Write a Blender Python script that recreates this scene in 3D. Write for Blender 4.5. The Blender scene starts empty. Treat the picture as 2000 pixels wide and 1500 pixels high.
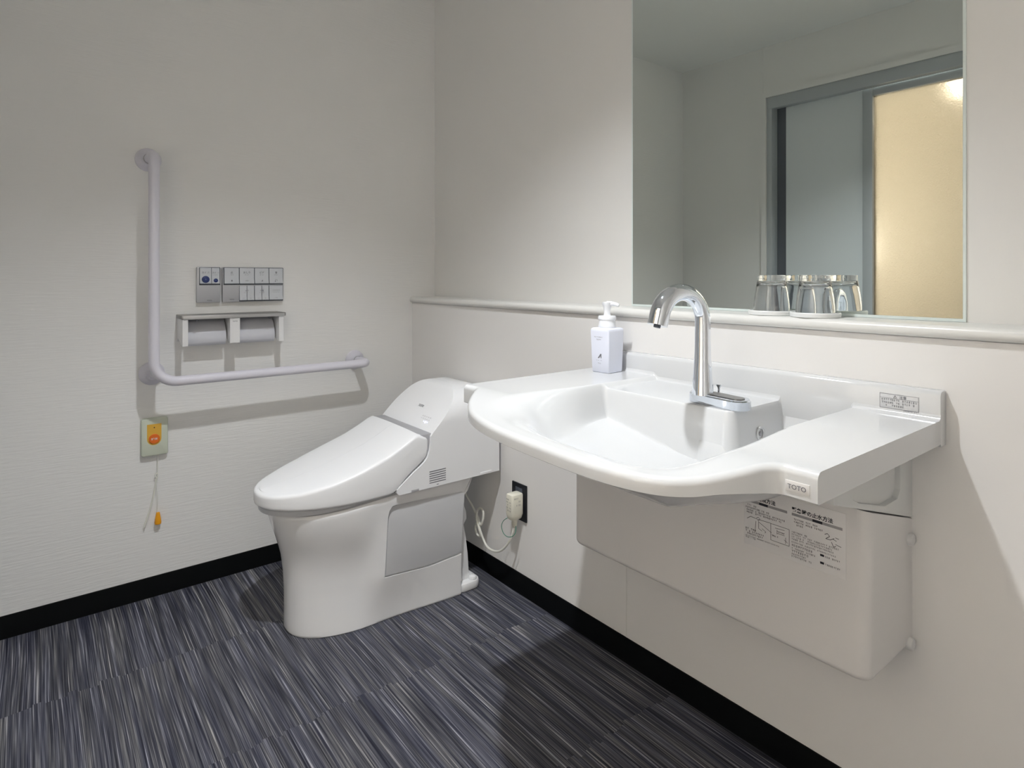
import bpy, bmesh, math, random
from mathutils import Vector, Matrix
random.seed(7)
PI = math.pi
SC = bpy.context.scene
COL = SC.collection

# ------------------------------------------------------------------ camera
cd = bpy.data.cameras.new('camera'); cam = bpy.data.objects.new('camera', cd); COL.objects.link(cam)
FPX = math.sqrt((1000 - 62.0) * (2500.0 - 1000))
TH = math.atan2(1000 - 62.0, FPX)
cd.sensor_width = 36; cd.lens = FPX / 2000 * 36
cd.shift_y = (540 - 750) / 2000
cam.location = (2.40788, -1.33474, 1.1)
cam.rotation_euler = (PI / 2, 0, math.atan2(math.cos(TH), math.sin(TH)))
cd.clip_start = 0.02
SC.camera = cam
# ------------------------------------------------------------------ world, lights, exposure
w = bpy.data.worlds.new('world'); SC.world = w; w.use_nodes = True
w.node_tree.nodes['Background'].inputs[0].default_value = (0.5, 0.5, 0.52, 1)
w.node_tree.nodes['Background'].inputs[1].default_value = 0.02
SC.view_settings.view_transform = 'Standard'; SC.view_settings.look = 'None'
SC.view_settings.exposure = 0.0; SC.view_settings.gamma = 1.0
SC.view_settings.use_curve_mapping = False
SC.cycles.max_bounces = 14; SC.cycles.diffuse_bounces = 8; SC.cycles.glossy_bounces = 6
SC.cycles.transmission_bounces = 12
LX, LY, LZ = 1.433, -0.85, 2.42
CEIL = 2.42
def light(name, kind, loc, energy, color, **k):
    d = bpy.data.lights.new(name, kind); d.energy = energy; d.color = color
    for a, b in k.items(): setattr(d, a, b)
    o = bpy.data.objects.new(name, d); o.location = loc; COL.objects.link(o); return o
dl = light('downlight_lamp', 'SPOT', (LX, LY, CEIL - 0.016), 150, (0.96, 0.98, 1.0), spot_size=math.radians(110), spot_blend=1.0, shadow_soft_size=0.035)
dl.rotation_euler = (0, math.radians(2.5), 0)
light('added_pane_glow', 'POINT', (1.375, -2.30, 2.12), 16, (1.0, 0.93, 0.84), shadow_soft_size=0.06)  # added unseen light behind the frosted pane, makes its bright spot
light('added_hall_fill', 'POINT', (0.60, -2.50, 1.30), 118, (1.0, 0.972, 0.945), shadow_soft_size=0.2)  # added unseen fill light in the hall, softly lifts the room's walls

# ------------------------------------------------------------------ materials
def mat(name, col, rough=0.5, metal=0.0, coat=0.0, trans=0.0, ior=1.45, emis=None, estr=0.0, spec=0.5, bump=None):
    m = bpy.data.materials.new(name); m.use_nodes = True
    nt = m.node_tree; b = nt.nodes['Principled BSDF']
    b.inputs['Base Color'].default_value = (*col, 1); b.inputs['Roughness'].default_value = rough
    b.inputs['Metallic'].default_value = metal; b.inputs['Coat Weight'].default_value = coat
    b.inputs['Transmission Weight'].default_value = trans; b.inputs['IOR'].default_value = ior
    b.inputs['Specular IOR Level'].default_value = spec
    if emis: b.inputs['Emission Color'].default_value = (*emis, 1); b.inputs['Emission Strength'].default_value = estr
    if bump:
        sc_, strength, dist = bump
        g = nt.nodes.new('ShaderNodeNewGeometry'); mp = nt.nodes.new('ShaderNodeMapping')
        mp.inputs['Scale'].default_value = sc_
        n = nt.nodes.new('ShaderNodeTexNoise'); n.inputs['Scale'].default_value = 1.0; n.inputs['Detail'].default_value = 3
        bp = nt.nodes.new('ShaderNodeBump'); bp.inputs['Strength'].default_value = strength; bp.inputs['Distance'].default_value = dist
        L = nt.links
        L.new(g.outputs['Position'], mp.inputs['Vector']); L.new(mp.outputs['Vector'], n.inputs['Vector'])
        L.new(n.outputs['Fac'], bp.inputs['Height']); L.new(bp.outputs['Normal'], b.inputs['Normal'])
    return m
M = {}
M['wall_l'] = mat('vinyl wallpaper fine horizontal ribs', (0.78, 0.78, 0.772), 0.62, bump=((6, 14, 190), 0.42, 0.002))
M['wall_b'] = mat('vinyl wallpaper fine vertical ribs', (0.775, 0.772, 0.76), 0.6, bump=((330, 330, 9), 0.14, 0.0012))
M['panel'] = mat('smooth white wall panel', (0.78, 0.77, 0.76), 0.42, bump=((150, 150, 5), 0.05, 0.001))
M['ceil'] = mat('ceiling board', (0.80, 0.81, 0.80), 0.8)
M['ledge'] = mat('ledge white laminate', (0.72, 0.72, 0.70), 0.28)
M['black'] = mat('black rubber baseboard', (0.002, 0.0025, 0.003), 0.6, spec=0.12)
M['ceramic'] = mat('white ceramic', (0.80, 0.805, 0.815), 0.06, coat=0.3)
M['basin'] = mat('white acrylic basin', (0.63, 0.64, 0.65), 0.16, coat=0.3)
M['plastic'] = mat('white toilet plastic', (0.82, 0.83, 0.85), 0.22)
M['plastic2'] = mat('light grey toilet plastic', (0.56, 0.57, 0.59), 0.28)
M['hinge'] = mat('grey hinge plastic', (0.38, 0.38, 0.40), 0.35)
M['dark'] = mat('dark gap plastic', (0.05, 0.05, 0.06), 0.5)
M['rail'] = mat('white resin coated rail', (0.66, 0.65, 0.72), 0.3)
M['chrome'] = mat('chrome', (0.80, 0.84, 0.90), 0.045, metal=1.0)
M['mirror'] = mat('mirror silvering', (0.76, 0.81, 0.775), 0.0, metal=1.0)
M['medge'] = mat('mirror ground edge', (0.72, 0.80, 0.79), 0.25)
M['cover'] = mat('painted steel cover', (0.72, 0.705, 0.695), 0.35)
M['cover2'] = mat('moulded upper cover', (0.68, 0.69, 0.685), 0.4)
M['screw'] = mat('white plastic cap', (0.68, 0.68, 0.68), 0.4)
M['silver'] = mat('silver painted plastic', (0.46, 0.47, 0.50), 0.32, metal=0.25)
M['silver2'] = mat('bright silver key edge', (0.62, 0.65, 0.70), 0.22, metal=0.2)
M['navy'] = mat('navy print', (0.012, 0.03, 0.14), 0.4)
M['iconblue'] = mat('pale blue icon', (0.12, 0.16, 0.34), 0.4)
M['darkframe'] = mat('dark grey key surround', (0.07, 0.08, 0.10), 0.4)
M['steel'] = mat('brushed steel shelf', (0.30, 0.295, 0.29), 0.38, metal=0.85)
M['steeledge'] = mat('polished shelf edge', (0.50, 0.50, 0.50), 0.3, metal=0.7)
M['holder'] = mat('white holder plastic', (0.74, 0.74, 0.75), 0.3)
M['flap'] = mat('grey white cutter plate', (0.60, 0.61, 0.66), 0.22)
M['paper'] = mat('toilet paper', (0.80, 0.80, 0.80), 0.9)
M['ivory'] = mat('pale ivory green plate', (0.56, 0.60, 0.50), 0.4)
M['yellow'] = mat('amber label', (0.72, 0.42, 0.06), 0.4)
M['orange'] = mat('orange button', (0.75, 0.16, 0.02), 0.35)
M['knob'] = mat('orange yellow pull knob', (0.85, 0.36, 0.01), 0.4)
M['cord'] = mat('white cord', (0.72, 0.72, 0.66), 0.5)
M['plug'] = mat('cream plug plastic', (0.74, 0.72, 0.62), 0.4)
M['green'] = mat('green earth wire', (0.02, 0.20, 0.13), 0.45)
M['outlet'] = mat('black outlet plate', (0.006, 0.007, 0.011), 0.35)
M['ink'] = mat('black print', (0.02, 0.02, 0.03), 0.6)
M['ink2'] = mat('grey print', (0.16, 0.16, 0.18), 0.6)
M['ink3'] = mat('grey band print', (0.33, 0.32, 0.33), 0.6)
M['ink4'] = mat('pale grey print', (0.30, 0.30, 0.34), 0.6)
M['decal'] = mat('sticker film', (0.74, 0.73, 0.725), 0.4)
M['decal2'] = mat('clear sticker film', (0.62, 0.625, 0.635), 0.2)
M['logopl'] = mat('logo sticker film', (0.67, 0.66, 0.66), 0.3)
M['whiteprint'] = mat('white print', (0.85, 0.80, 0.78), 0.5)
M['bottle'] = mat('white bottle plastic', (0.76, 0.79, 0.90), 0.4)
M['pump'] = mat('white pump plastic', (0.82, 0.84, 0.88), 0.3)
M['glass'] = mat('clear glass', (0.97, 0.98, 1.0), 0.0, trans=1.0, ior=1.5)
M['coaster'] = mat('white coaster', (0.76, 0.78, 0.78), 0.35)
M['alu'] = mat('grey aluminium frame', (0.46, 0.49, 0.51), 0.4, metal=0.2)
M['aludark'] = mat('dark grey jamb', (0.12, 0.13, 0.15), 0.5)
M['doorpanel'] = mat('grey door panel', (0.66, 0.70, 0.72), 0.35)
M['hallwall'] = mat('warm hall wallpaper', (0.80, 0.76, 0.70), 0.7)
M['led'] = mat('blue white indicator', (0.6, 0.6, 1.0), 0.3, emis=(0.55, 0.6, 1.0), estr=2.5)
M['lamp'] = mat('lamp lens', (1, 1, 1), 0.4, emis=(0.93, 0.965, 1.0), estr=6.0)

def frosted():
    m = bpy.data.materials.new('frosted glass pane'); m.use_nodes = True
    nt = m.node_tree; b = nt.nodes['Principled BSDF']; out = nt.nodes['Material Output']
    b.inputs['Base Color'].default_value = (0.45, 0.40, 0.33, 1); b.inputs['Roughness'].default_value = 0.42
    b.inputs['Transmission Weight'].default_value = 1.0; b.inputs['IOR'].default_value = 1.2
    t = nt.nodes.new('ShaderNodeBsdfTranslucent'); t.inputs['Color'].default_value = (0.25, 0.22, 0.178, 1)
    mx = nt.nodes.new('ShaderNodeMixShader'); mx.inputs[0].default_value = 0.6
    g = nt.nodes.new('ShaderNodeNewGeometry'); n = nt.nodes.new('ShaderNodeTexNoise'); n.inputs['Scale'].default_value = 120
    bp = nt.nodes.new('ShaderNodeBump'); bp.inputs['Strength'].default_value = 0.6; bp.inputs['Distance'].default_value = 0.004
    L = nt.links
    L.new(g.outputs['Position'], n.inputs['Vector']); L.new(n.outputs['Fac'], bp.inputs['Height'])
    L.new(bp.outputs['Normal'], b.inputs['Normal']); L.new(bp.outputs['Normal'], t.inputs['Normal'])
    L.new(b.outputs[0], mx.inputs[1]); L.new(t.outputs[0], mx.inputs[2]); L.new(mx.outputs[0], out.inputs['Surface'])
    return m
M['frost'] = frosted()

def floor_mat():
    m = bpy.data.materials.new('striped woven vinyl tiles'); m.use_nodes = True
    nt = m.node_tree; b = nt.nodes['Principled BSDF']; L = nt.links
    def N(t, **k):
        n = nt.nodes.new(t)
        for a, v in k.items(): setattr(n, a, v)
        return n
    def math_(op, a, b_=None):
        n = N('ShaderNodeMath', operation=op)
        for i, v in enumerate((a, b_)):
            if v is None: continue
            if isinstance(v, (int, float)): n.inputs[i].default_value = v
            else: L.new(v, n.inputs[i])
        return n.outputs[0]
    g = N('ShaderNodeNewGeometry'); sp = N('ShaderNodeSeparateXYZ'); L.new(g.outputs['Position'], sp.inputs[0])
    X, Y = sp.outputs[0], sp.outputs[1]
    def noise(vx, vy, vz, detail=1.0, scale=1.0, rough=0.5):
        c = N('ShaderNodeCombineXYZ')
        for i, v in enumerate((vx, vy, vz)):
            if isinstance(v, (int, float)): c.inputs[i].default_value = v
            else: L.new(v, c.inputs[i])
        n = N('ShaderNodeTexNoise'); n.inputs['Scale'].default_value = scale; n.inputs['Detail'].default_value = detail
        n.inputs['Roughness'].default_value = rough
        L.new(c.outputs[0], n.inputs['Vector']); return n.outputs['Fac']
    # tile index along X; the seam is slightly ragged, strip by strip
    strip = math_('FLOOR', math_('MULTIPLY', Y, 42.0))
    wn = N('ShaderNodeTexWhiteNoise', noise_dimensions='1D'); L.new(strip, wn.inputs['W'])
    rag = math_('MULTIPLY', math_('SUBTRACT', wn.outputs['Value'], 0.5), 0.020)
    xi = math_('FLOOR', math_('DIVIDE', math_('SUBTRACT', math_('ADD', X, rag), 0.427), 0.490))
    sx = math_('MULTIPLY', X, 3.2); seed = math_('MULTIPLY', xi, 13.7)
    warp = math_('MULTIPLY', noise(math_('MULTIPLY', X, 2.0), math_('MULTIPLY', Y, 3.0), seed), 0.012)
    Yw = math_('ADD', Y, warp)
    n1 = noise(sx, math_('MULTIPLY', Yw, 420.0), seed, 2.0)
    n2 = noise(math_('MULTIPLY', X, 5.0), math_('MULTIPLY', Yw, 210.0), math_('ADD', seed, 5.0), 2.0)
    n3 = noise(math_('MULTIPLY', X, 1.6), math_('MULTIPLY', Yw, 40.0), math_('ADD', seed, 9.0), 1.0)
    v = math_('ADD', math_('ADD', math_('MULTIPLY', n1, 0.52), math_('MULTIPLY', n2, 0.36)), math_('MULTIPLY', n3, 0.12))
    cr = N('ShaderNodeValToRGB'); L.new(v, cr.inputs[0])
    e = cr.color_ramp.elements
    e[0].position = 0.36; e[0].color = (0.012, 0.013, 0.022, 1)
    e[1].position = 0.66; e[1].color = (0.44, 0.44, 0.46, 1)
    q = e.new(0.45); q.color = (0.036, 0.038, 0.054, 1)
    q = e.new(0.53); q.color = (0.090, 0.092, 0.106, 1)
    q = e.new(0.59); q.color = (0.175, 0.175, 0.19, 1)
    # some strips lean brown green, others blue
    n4 = noise(math_('MULTIPLY', X, 1.3), math_('MULTIPLY', Yw, 60.0), math_('ADD', seed, 31.0), 1.0)
    cr2 = N('ShaderNodeValToRGB'); L.new(n4, cr2.inputs[0])
    f = cr2.color_ramp.elements
    f[0].position = 0.38; f[0].color = (0.96, 0.97, 1.07, 1)
    f[1].position = 0.62; f[1].color = (1.02, 1.0, 0.95, 1)
    mx = N('ShaderNodeMix', data_type='RGBA', blend_type='MULTIPLY'); mx.inputs[0].default_value = 1.0
    L.new(cr.outputs[0], mx.inputs[6]); L.new(cr2.outputs[0], mx.inputs[7])
    L.new(mx.outputs[2], b.inputs['Base Color'])
    b.inputs['Roughness'].default_value = 0.5; b.inputs['Specular IOR Level'].default_value = 0.2
    bp = N('ShaderNodeBump'); bp.inputs['Strength'].default_value = 0.35; bp.inputs['Distance'].default_value = 0.001
    L.new(v, bp.inputs['Height']); L.new(bp.outputs[0], b.inputs['Normal'])
    return m
M['floor'] = floor_mat()

# ------------------------------------------------------------------ mesh helpers
class MB:
    def __init__(s): s.bm = bmesh.new()
    def box(s, x0, x1, y0, y1, z0, z1, r=0.0, seg=2):
        t = bmesh.new()
        bmesh.ops.create_cube(t, size=1.0)
        for v in t.verts:
            v.co = Vector(((x0 + x1) / 2 + v.co.x * (x1 - x0), (y0 + y1) / 2 + v.co.y * (y1 - y0), (z0 + z1) / 2 + v.co.z * (z1 - z0)))
        if r > 0: bmesh.ops.bevel(t, geom=t.edges[:], offset=r, segments=seg, affect='EDGES', profile=0.5)
        s.merge(t); return s
    def merge(s, t, mtx=None):
        if mtx is not None: t.transform(mtx)
        me = bpy.data.meshes.new('tmp'); t.to_mesh(me); t.free(); s.bm.from_mesh(me); bpy.data.meshes.remove(me)
    def rings(s, rings, cap0=True, cap1=True, closed=True):
        vs = [[s.bm.verts.new(p) for p in r] for r in rings]
        n = len(vs[0]); m = n if closed else n - 1
        for a, b in zip(vs, vs[1:]):
            for i in range(m):
                j = (i + 1) % n
                try: s.bm.faces.new((a[i], a[j], b[j], b[i]))
                except ValueError: pass
        if cap0: s.bm.faces.new(vs[0][::-1])
        if cap1: s.bm.faces.new(vs[-1])
        return s
    def prism(s, pts, axis, a, b, r=0.0, seg=2):
        """pts: 2D polygon in the other two axes (in xyz order), extruded along axis from a to b"""
        def P(p, t):
            if axis == 0: return (t, p[0], p[1])
            if axis == 1: return (p[0], t, p[1])
            return (p[0], p[1], t)
        t = bmesh.new()
        v0 = [t.verts.new(P(p, a)) for p in pts]; v1 = [t.verts.new(P(p, b)) for p in pts]
        n = len(pts)
        for i in range(n): t.faces.new((v0[i], v0[(i + 1) % n], v1[(i + 1) % n], v1[i]))
        t.faces.new(v0[::-1]); t.faces.new(v1)
        bmesh.ops.recalc_face_normals(t, faces=t.faces[:])
        if r > 0:
            caps = set()
            for f in t.faces:
                if len(f.verts) == n:
                    for e in f.edges: caps.add(e)
            bmesh.ops.bevel(t, geom=list(caps), offset=r, segments=seg, affect='EDGES', profile=0.5)
        s.merge(t); return s
    def tube(s, path, rad, n=16, caps=True):
        path = [Vector(p) for p in path]; N_ = len(path)
        rads = rad if isinstance(rad, (list, tuple)) else [rad] * N_
        rings = []; up = None
        for i, p in enumerate(path):
            d = (path[min(i + 1, N_ - 1)] - path[max(i - 1, 0)])
            d = d.normalized() if d.length > 1e-9 else Vector((0, 0, 1))
            if up is None:
                up = Vector((0, 0, 1)) if abs(d.z) < 0.9 else Vector((1, 0, 0))
            a = (up - d * up.dot(d)).normalized(); up = a; b = d.cross(a)
            rings.append([tuple(p + (a * math.cos(2 * PI * k / n) + b * math.sin(2 * PI * k / n)) * rads[i]) for k in range(n)])
        s.rings(rings, caps, caps); return s
    def lathe(s, prof, n=48, c=(0, 0, 0), axis='z', cap0=True, cap1=True):
        rings = []
        for r, h in prof:
            ring = []
            for k in range(n):
                a = 2 * PI * k / n; u, v = r * math.cos(a), r * math.sin(a)
                if axis == 'z': q = (c[0] + u, c[1] + v, c[2] + h)
                elif axis == 'x': q = (c[0] + h, c[1] + u, c[2] + v)
                else: q = (c[0] + u, c[1] + h, c[2] + v)
                ring.append(q)
            rings.append(ring)
        s.rings(rings, cap0, cap1); return s
    def quad(s, o, r, u, w_, h):
        """flat rectangle: origin, right unit, up unit, width, height"""
        o, r, u = Vector(o), Vector(r), Vector(u)
        s.bm.faces.new([s.bm.verts.new(p) for p in (o, o + r * w_, o + r * w_ + u * h, o + u * h)]); return s
    def disc(s, o, r, u, ra, rb=None, n=28):
        o, r, u = Vector(o), Vector(r), Vector(u); rb = rb or ra
        s.bm.faces.new([s.bm.verts.new(o + r * ra * math.cos(2 * PI * k / n) + u * rb * math.sin(2 * PI * k / n)) for k in range(n)]); return s
    def poly(s, o, r, u, pts):
        o, r, u = Vector(o), Vector(r), Vector(u)
        s.bm.faces.new([s.bm.verts.new(o + r * a + u * b) for a, b in pts]); return s
    def line(s, o, r, u, a, b, w_=0.0006):
        ax, ay = a; bx, by = b; d = math.hypot(bx - ax, by - ay) or 1e-6
        nx, ny = -(by - ay) / d * w_ / 2, (bx - ax) / d * w_ / 2
        return s.poly(o, r, u, [(ax + nx, ay + ny), (ax - nx, ay - ny), (bx - nx, by - ny), (bx + nx, by + ny)])
    def text(s, body, o, r, u, size, align='LEFT', xs=1.0, bold=0.0):
        c = bpy.data.curves.new('t', 'FONT'); c.body = body; c.size = size; c.align_x = align
        c.resolution_u = 3; c.offset = bold
        ob = bpy.data.objects.new('t', c); COL.objects.link(ob)
        dg = bpy.context.evaluated_depsgraph_get(); me = bpy.data.meshes.new_from_object(ob.evaluated_get(dg))
        R, U = Vector(r), Vector(u); Nn = R.cross(U)
        mt = Matrix((( R.x * xs, U.x, Nn.x, o[0]), (R.y * xs, U.y, Nn.y, o[1]), (R.z * xs, U.z, Nn.z, o[2]), (0, 0, 0, 1)))
        me.transform(mt); s.bm.from_mesh(me)
        bpy.data.objects.remove(ob); bpy.data.curves.remove(c); bpy.data.meshes.remove(me); return s
    def scribble(s, o, r, u, width, h, dens=0.78, gl=1.0):
        """one printed line too small to read: short upright and level strokes"""
        x = 0.0
        while x < width - h * 0.5:
            if random.random() < dens:
                gw = h * random.uniform(0.55, 0.9) * gl; k = random.random()
                s.line(o, r, u, (x, h * 0.82), (x + gw, h * 0.82), h * 0.14)
                if k > 0.3: s.line(o, r, u, (x, h * 0.42), (x + gw, h * 0.42), h * 0.13)
                if k < 0.7: s.line(o, r, u, (x + gw * 0.5, 0), (x + gw * 0.5, h), h * 0.15)
                if k > 0.5: s.line(o, r, u, (x + gw * 0.1, 0.04 * h), (x + gw * 0.9, 0.04 * h), h * 0.13)
                if k > 0.8: s.line(o, r, u, (x + gw * 0.12, 0), (x + gw * 0.12, h), h * 0.13)
            x += h
        return s
    def build(s, name, m, parent=None, smooth=True, ang=35, loc=None, recalc=True):
        if recalc: bmesh.ops.recalc_face_normals(s.bm, faces=s.bm.faces[:])
        me = bpy.data.meshes.new(name); s.bm.to_mesh(me); s.bm.free()
        if smooth:
            me.polygons.foreach_set('use_smooth', [True] * len(me.polygons)); me.set_sharp_from_angle(angle=math.radians(ang))
        me.materials.append(M[m] if isinstance(m, str) else m)
        o = bpy.data.objects.new(name, me); COL.objects.link(o)
        if parent is not None:
            o.parent = parent
            o.matrix_parent_inverse = Matrix.Translation(-parent.location)
        return o
def thing(name, label, cat, loc=(0, 0, 0), group=None):
    o = bpy.data.objects.new(name, None); COL.objects.link(o); o.location = loc; o.empty_display_size = 0.05
    o['label'] = label; o['category'] = cat
    if group: o['group'] = group
    return o
def struct(o, label=None, cat=None):
    o['kind'] = 'structure'
    if label: o['label'] = label
    if cat: o['category'] = cat
    return o
def tag(o, label, cat, group=None):
    o['label'] = label; o['category'] = cat
    if group: o['group'] = group
    return o
def sm(a, b, x):
    t = max(0.0, min(1.0, (x - a) / (b - a))); return t * t * (3 - 2 * t)
def interp(tab, x):
    if x <= tab[0][0]: return tab[0][1]
    for (a, va), (b, vb) in zip(tab, tab[1:]):
        if x <= b: return va + (vb - va) * (x - a) / (b - a)
    return tab[-1][1]
def catmull(pts, n):
    out = []; P = [Vector(p) for p in pts]
    for i in range(len(P) - 1):
        p0 = P[max(i - 1, 0)]; p1 = P[i]; p2 = P[i + 1]; p3 = P[min(i + 2, len(P) - 1)]
        for k in range(n):
            t = k / n
            out.append(0.5 * ((2 * p1) + (p2 - p0) * t + (2 * p0 - 5 * p1 + 4 * p2 - p3) * t * t + (3 * p1 - p0 - 3 * p2 + p3) * t ** 3))
    out.append(P[-1]); return out
def rrect(w_, h, r, n=6):
    pts = []
    for cx, cy, a0 in ((w_ / 2 - r, h / 2 - r, 0), (-w_ / 2 + r, h / 2 - r, 90), (-w_ / 2 + r, -h / 2 + r, 180), (w_ / 2 - r, -h / 2 + r, 270)):
        for k in range(n + 1):
            a = math.radians(a0 + 90 * k / n); pts.append((cx + r * math.cos(a), cy + r * math.sin(a)))
    return pts
AX = Vector((1, 0, 0)); AY = Vector((0, 1, 0)); AZ = Vector((0, 0, 1))

# ================================================================== ROOM
XW, YF, YU = 2.95, -1.76, 0.117       # right wall, door wall, upper back wall
struct(MB().box(-0.12, XW + .12, -3.2, 0.3, -0.08, 0).build('floor', 'floor', smooth=False), 'dark grey striped woven vinyl tile floor', 'floor')
struct(MB().box(-0.12, XW + .12, -3.2, 0.3, CEIL, CEIL + .1).build('ceiling', 'ceil', smooth=False), 'plain pale ceiling reflected in the mirror', 'ceiling')
struct(MB().box(-0.12, 0, YF - .14, 0.3, 0, CEIL).build('wall_left', 'wall_l', smooth=False), 'off-white wall behind the grab rail', 'wall')
b = MB().box(0, XW, YU, 0.3, 0.99, CEIL)
struct(b.build('wall_back', 'wall_b', smooth=False), 'off-white upper wall carrying the mirror', 'wall')
b = MB().box(0, XW, 0.0, YU + .06, 0, 0.984)
struct(b.build('wall_back_lower', 'panel', smooth=False), 'white boxed-out lower wall below the ledge', 'wall')
struct(MB().box(XW, XW + .12, YF - .14, 0.3, 0, CEIL).build('wall_right', 'wall_b', smooth=False), 'off-white wall out of view on the right', 'wall')
# ledge with rounded nose
prof = [(YU, .984), (-.004, .984)]
for k in range(9):
    a = -PI / 2 - PI * k / 8 * 1.0
    prof.append((-.0005 + .0125 * math.cos(a), .9965 + .0125 * math.sin(a)))
prof.append((YU, 1.009))
b = MB().prism(prof, 0, 0.0, XW)
struct(b.build('trim_1', 'ledge', ang=50), 'long white ledge with a rounded nose under the mirror', 'ledge')
# door wall; unseen open doorway right of the pane added to admit hall light
OX0, OX1, OZ = 0.578, 2.60, 2.123
b = MB().box(0, OX0, YF - .14, YF, 0, CEIL).box(OX1, XW, YF - .14, YF, 0, CEIL).box(OX0, OX1, YF - .14, YF, OZ, CEIL)
struct(b.build('wall_front', 'wall_b', smooth=False), 'off-white wall with the sliding door, seen in the mirror', 'wall')
b = MB().box(OX0 - .027, OX0, YF, YF + .020, 0, OZ).box(OX0 - .027, OX1 + .03, YF, YF + .020, OZ, OZ + .03).box(OX1, OX1 + .03, YF, YF + .020, 0, OZ)
b.box(OX0 - .028, OX0 - .025, YF, YF + .002, OZ + .03, CEIL)
struct(b.build('trim_2', 'wall_b'), 'off-white casing around the sliding door', 'trim')
dr = bpy.data.objects.new('door_1', None); COL.objects.link(dr); dr.location = (1.1, YF, 0); struct(dr, 'grey sliding door with a frosted glass pane, seen in the mirror', 'door')
b = MB().box(OX0, OX0 + .031, YF - .10, YF + .008, 0, OZ, .002).box(OX0 + .012, OX1, YF - .03, YF + .014, OZ - .066, OZ, .003).box(OX1 - .03, OX1, YF - .10, YF + .008, 0, OZ - .066, .002)
b.build('door_frame', 'alu', dr)
MB().box(OX0 + .031, OX0 + .088, YF - .10, YF - .055, 0, OZ - .02).build('door_jamb', 'aludark', dr)
MB().box(OX0 + .088, 1.076, YF - .085, YF - .045, 0.01, OZ - .02).build('door_leaf', 'doorpanel', dr)
b = MB().box(1.074, 1.122, YF - .08, YF - .035, 0.01, OZ - .060, .002).box(1.122, 1.508, YF - .08, YF - .037, 2.02, OZ - .06, .001).box(1.508, 1.60, YF - .08, YF - .035, 0.01, OZ - .060, .002).box(1.122, 1.508, YF - .08, YF - .037, 0.01, .12, .001)
b.build('door_stile', 'alu', dr)
MB().box(1.118, 1.512, YF - .062, YF - .056, .115, 2.025).build('door_glass', 'frost', dr, smooth=False)
# hall beyond the door
struct(MB().box(-.12, XW + .12, -3.32, -3.2, 0, CEIL).build('wall_hall', 'hallwall', smooth=False), 'warm lit hall wall beyond the frosted pane', 'wall')
b = MB().box(-.12, 0, -3.2, YF - .14, 0, CEIL).box(XW, XW + .12, -3.2, YF - .14, 0, CEIL)
struct(b.build('wall_hall_sides', 'hallwall', smooth=False), 'end walls of the hall beyond the door', 'wall')
# baseboards
BH = 0.068
def base_prof(y): return [(y, 0), (y - .009, 0), (y - .0075, .004), (y - .0055, BH - .003), (y - .004, BH), (y, BH)]
struct(MB().prism(base_prof(0.0), 0, 0, XW).build('baseboard_back', 'black'), 'black baseboard along the back wall', 'baseboard')
pl = [(0, 0), (.009, 0), (.0075, .004), (.0055, BH - .003), (.004, BH), (0, BH)]
struct(MB().prism(pl, 1, YF, -.0055).build('baseboard_left', 'black'), 'black baseboard along the left wall', 'baseboard')
b = MB().box(0.01, OX0 - .03, YF, YF + .006, 0, BH).box(OX1 + .03, XW, YF, YF + .006, 0, BH)
struct(b.build('baseboard_front', 'black'), 'black baseboard beside the sliding door', 'baseboard')
# thin joint strip of the lower panels (left of the basin cover)
struct(MB().box(1.246, 1.249, -.0005, .001, BH, .36).build('trim_3', 'ledge', smooth=False), 'thin vertical panel joint below the basin cover', 'joint strip')

# ceiling downlight
t = thing('downlight', 'round recessed ceiling downlight above the toilet and basin', 'ceiling light', (LX, LY, CEIL))
MB().lathe([(.062, 0), (.062, -.006), (.056, -.010), (.048, -.010), (.046, -.002)], 48, (LX, LY, CEIL), cap1=False).build('trim_ring', 'holder', t)
MB().lathe([(.001, -.001), (.045, -.001), (.045, -.003), (.001, -.003)], 40, (LX, LY, CEIL)).build('lamp_lens', 'lamp', t)

# ================================================================== MIRROR
t = thing('mirror', 'large frameless wall mirror standing on the white ledge', 'mirror', (1.6, YU, 1.009))
MB().box(1.171, 2.023, .1125, YU, 1.0095, 2.0).build('mirror_edge', 'medge', t, smooth=False)
MB().quad((1.176, .1121, 1.016), AX, AZ, .842, .979).build('mirror_face', 'mirror', t, smooth=False, recalc=False)

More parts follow.
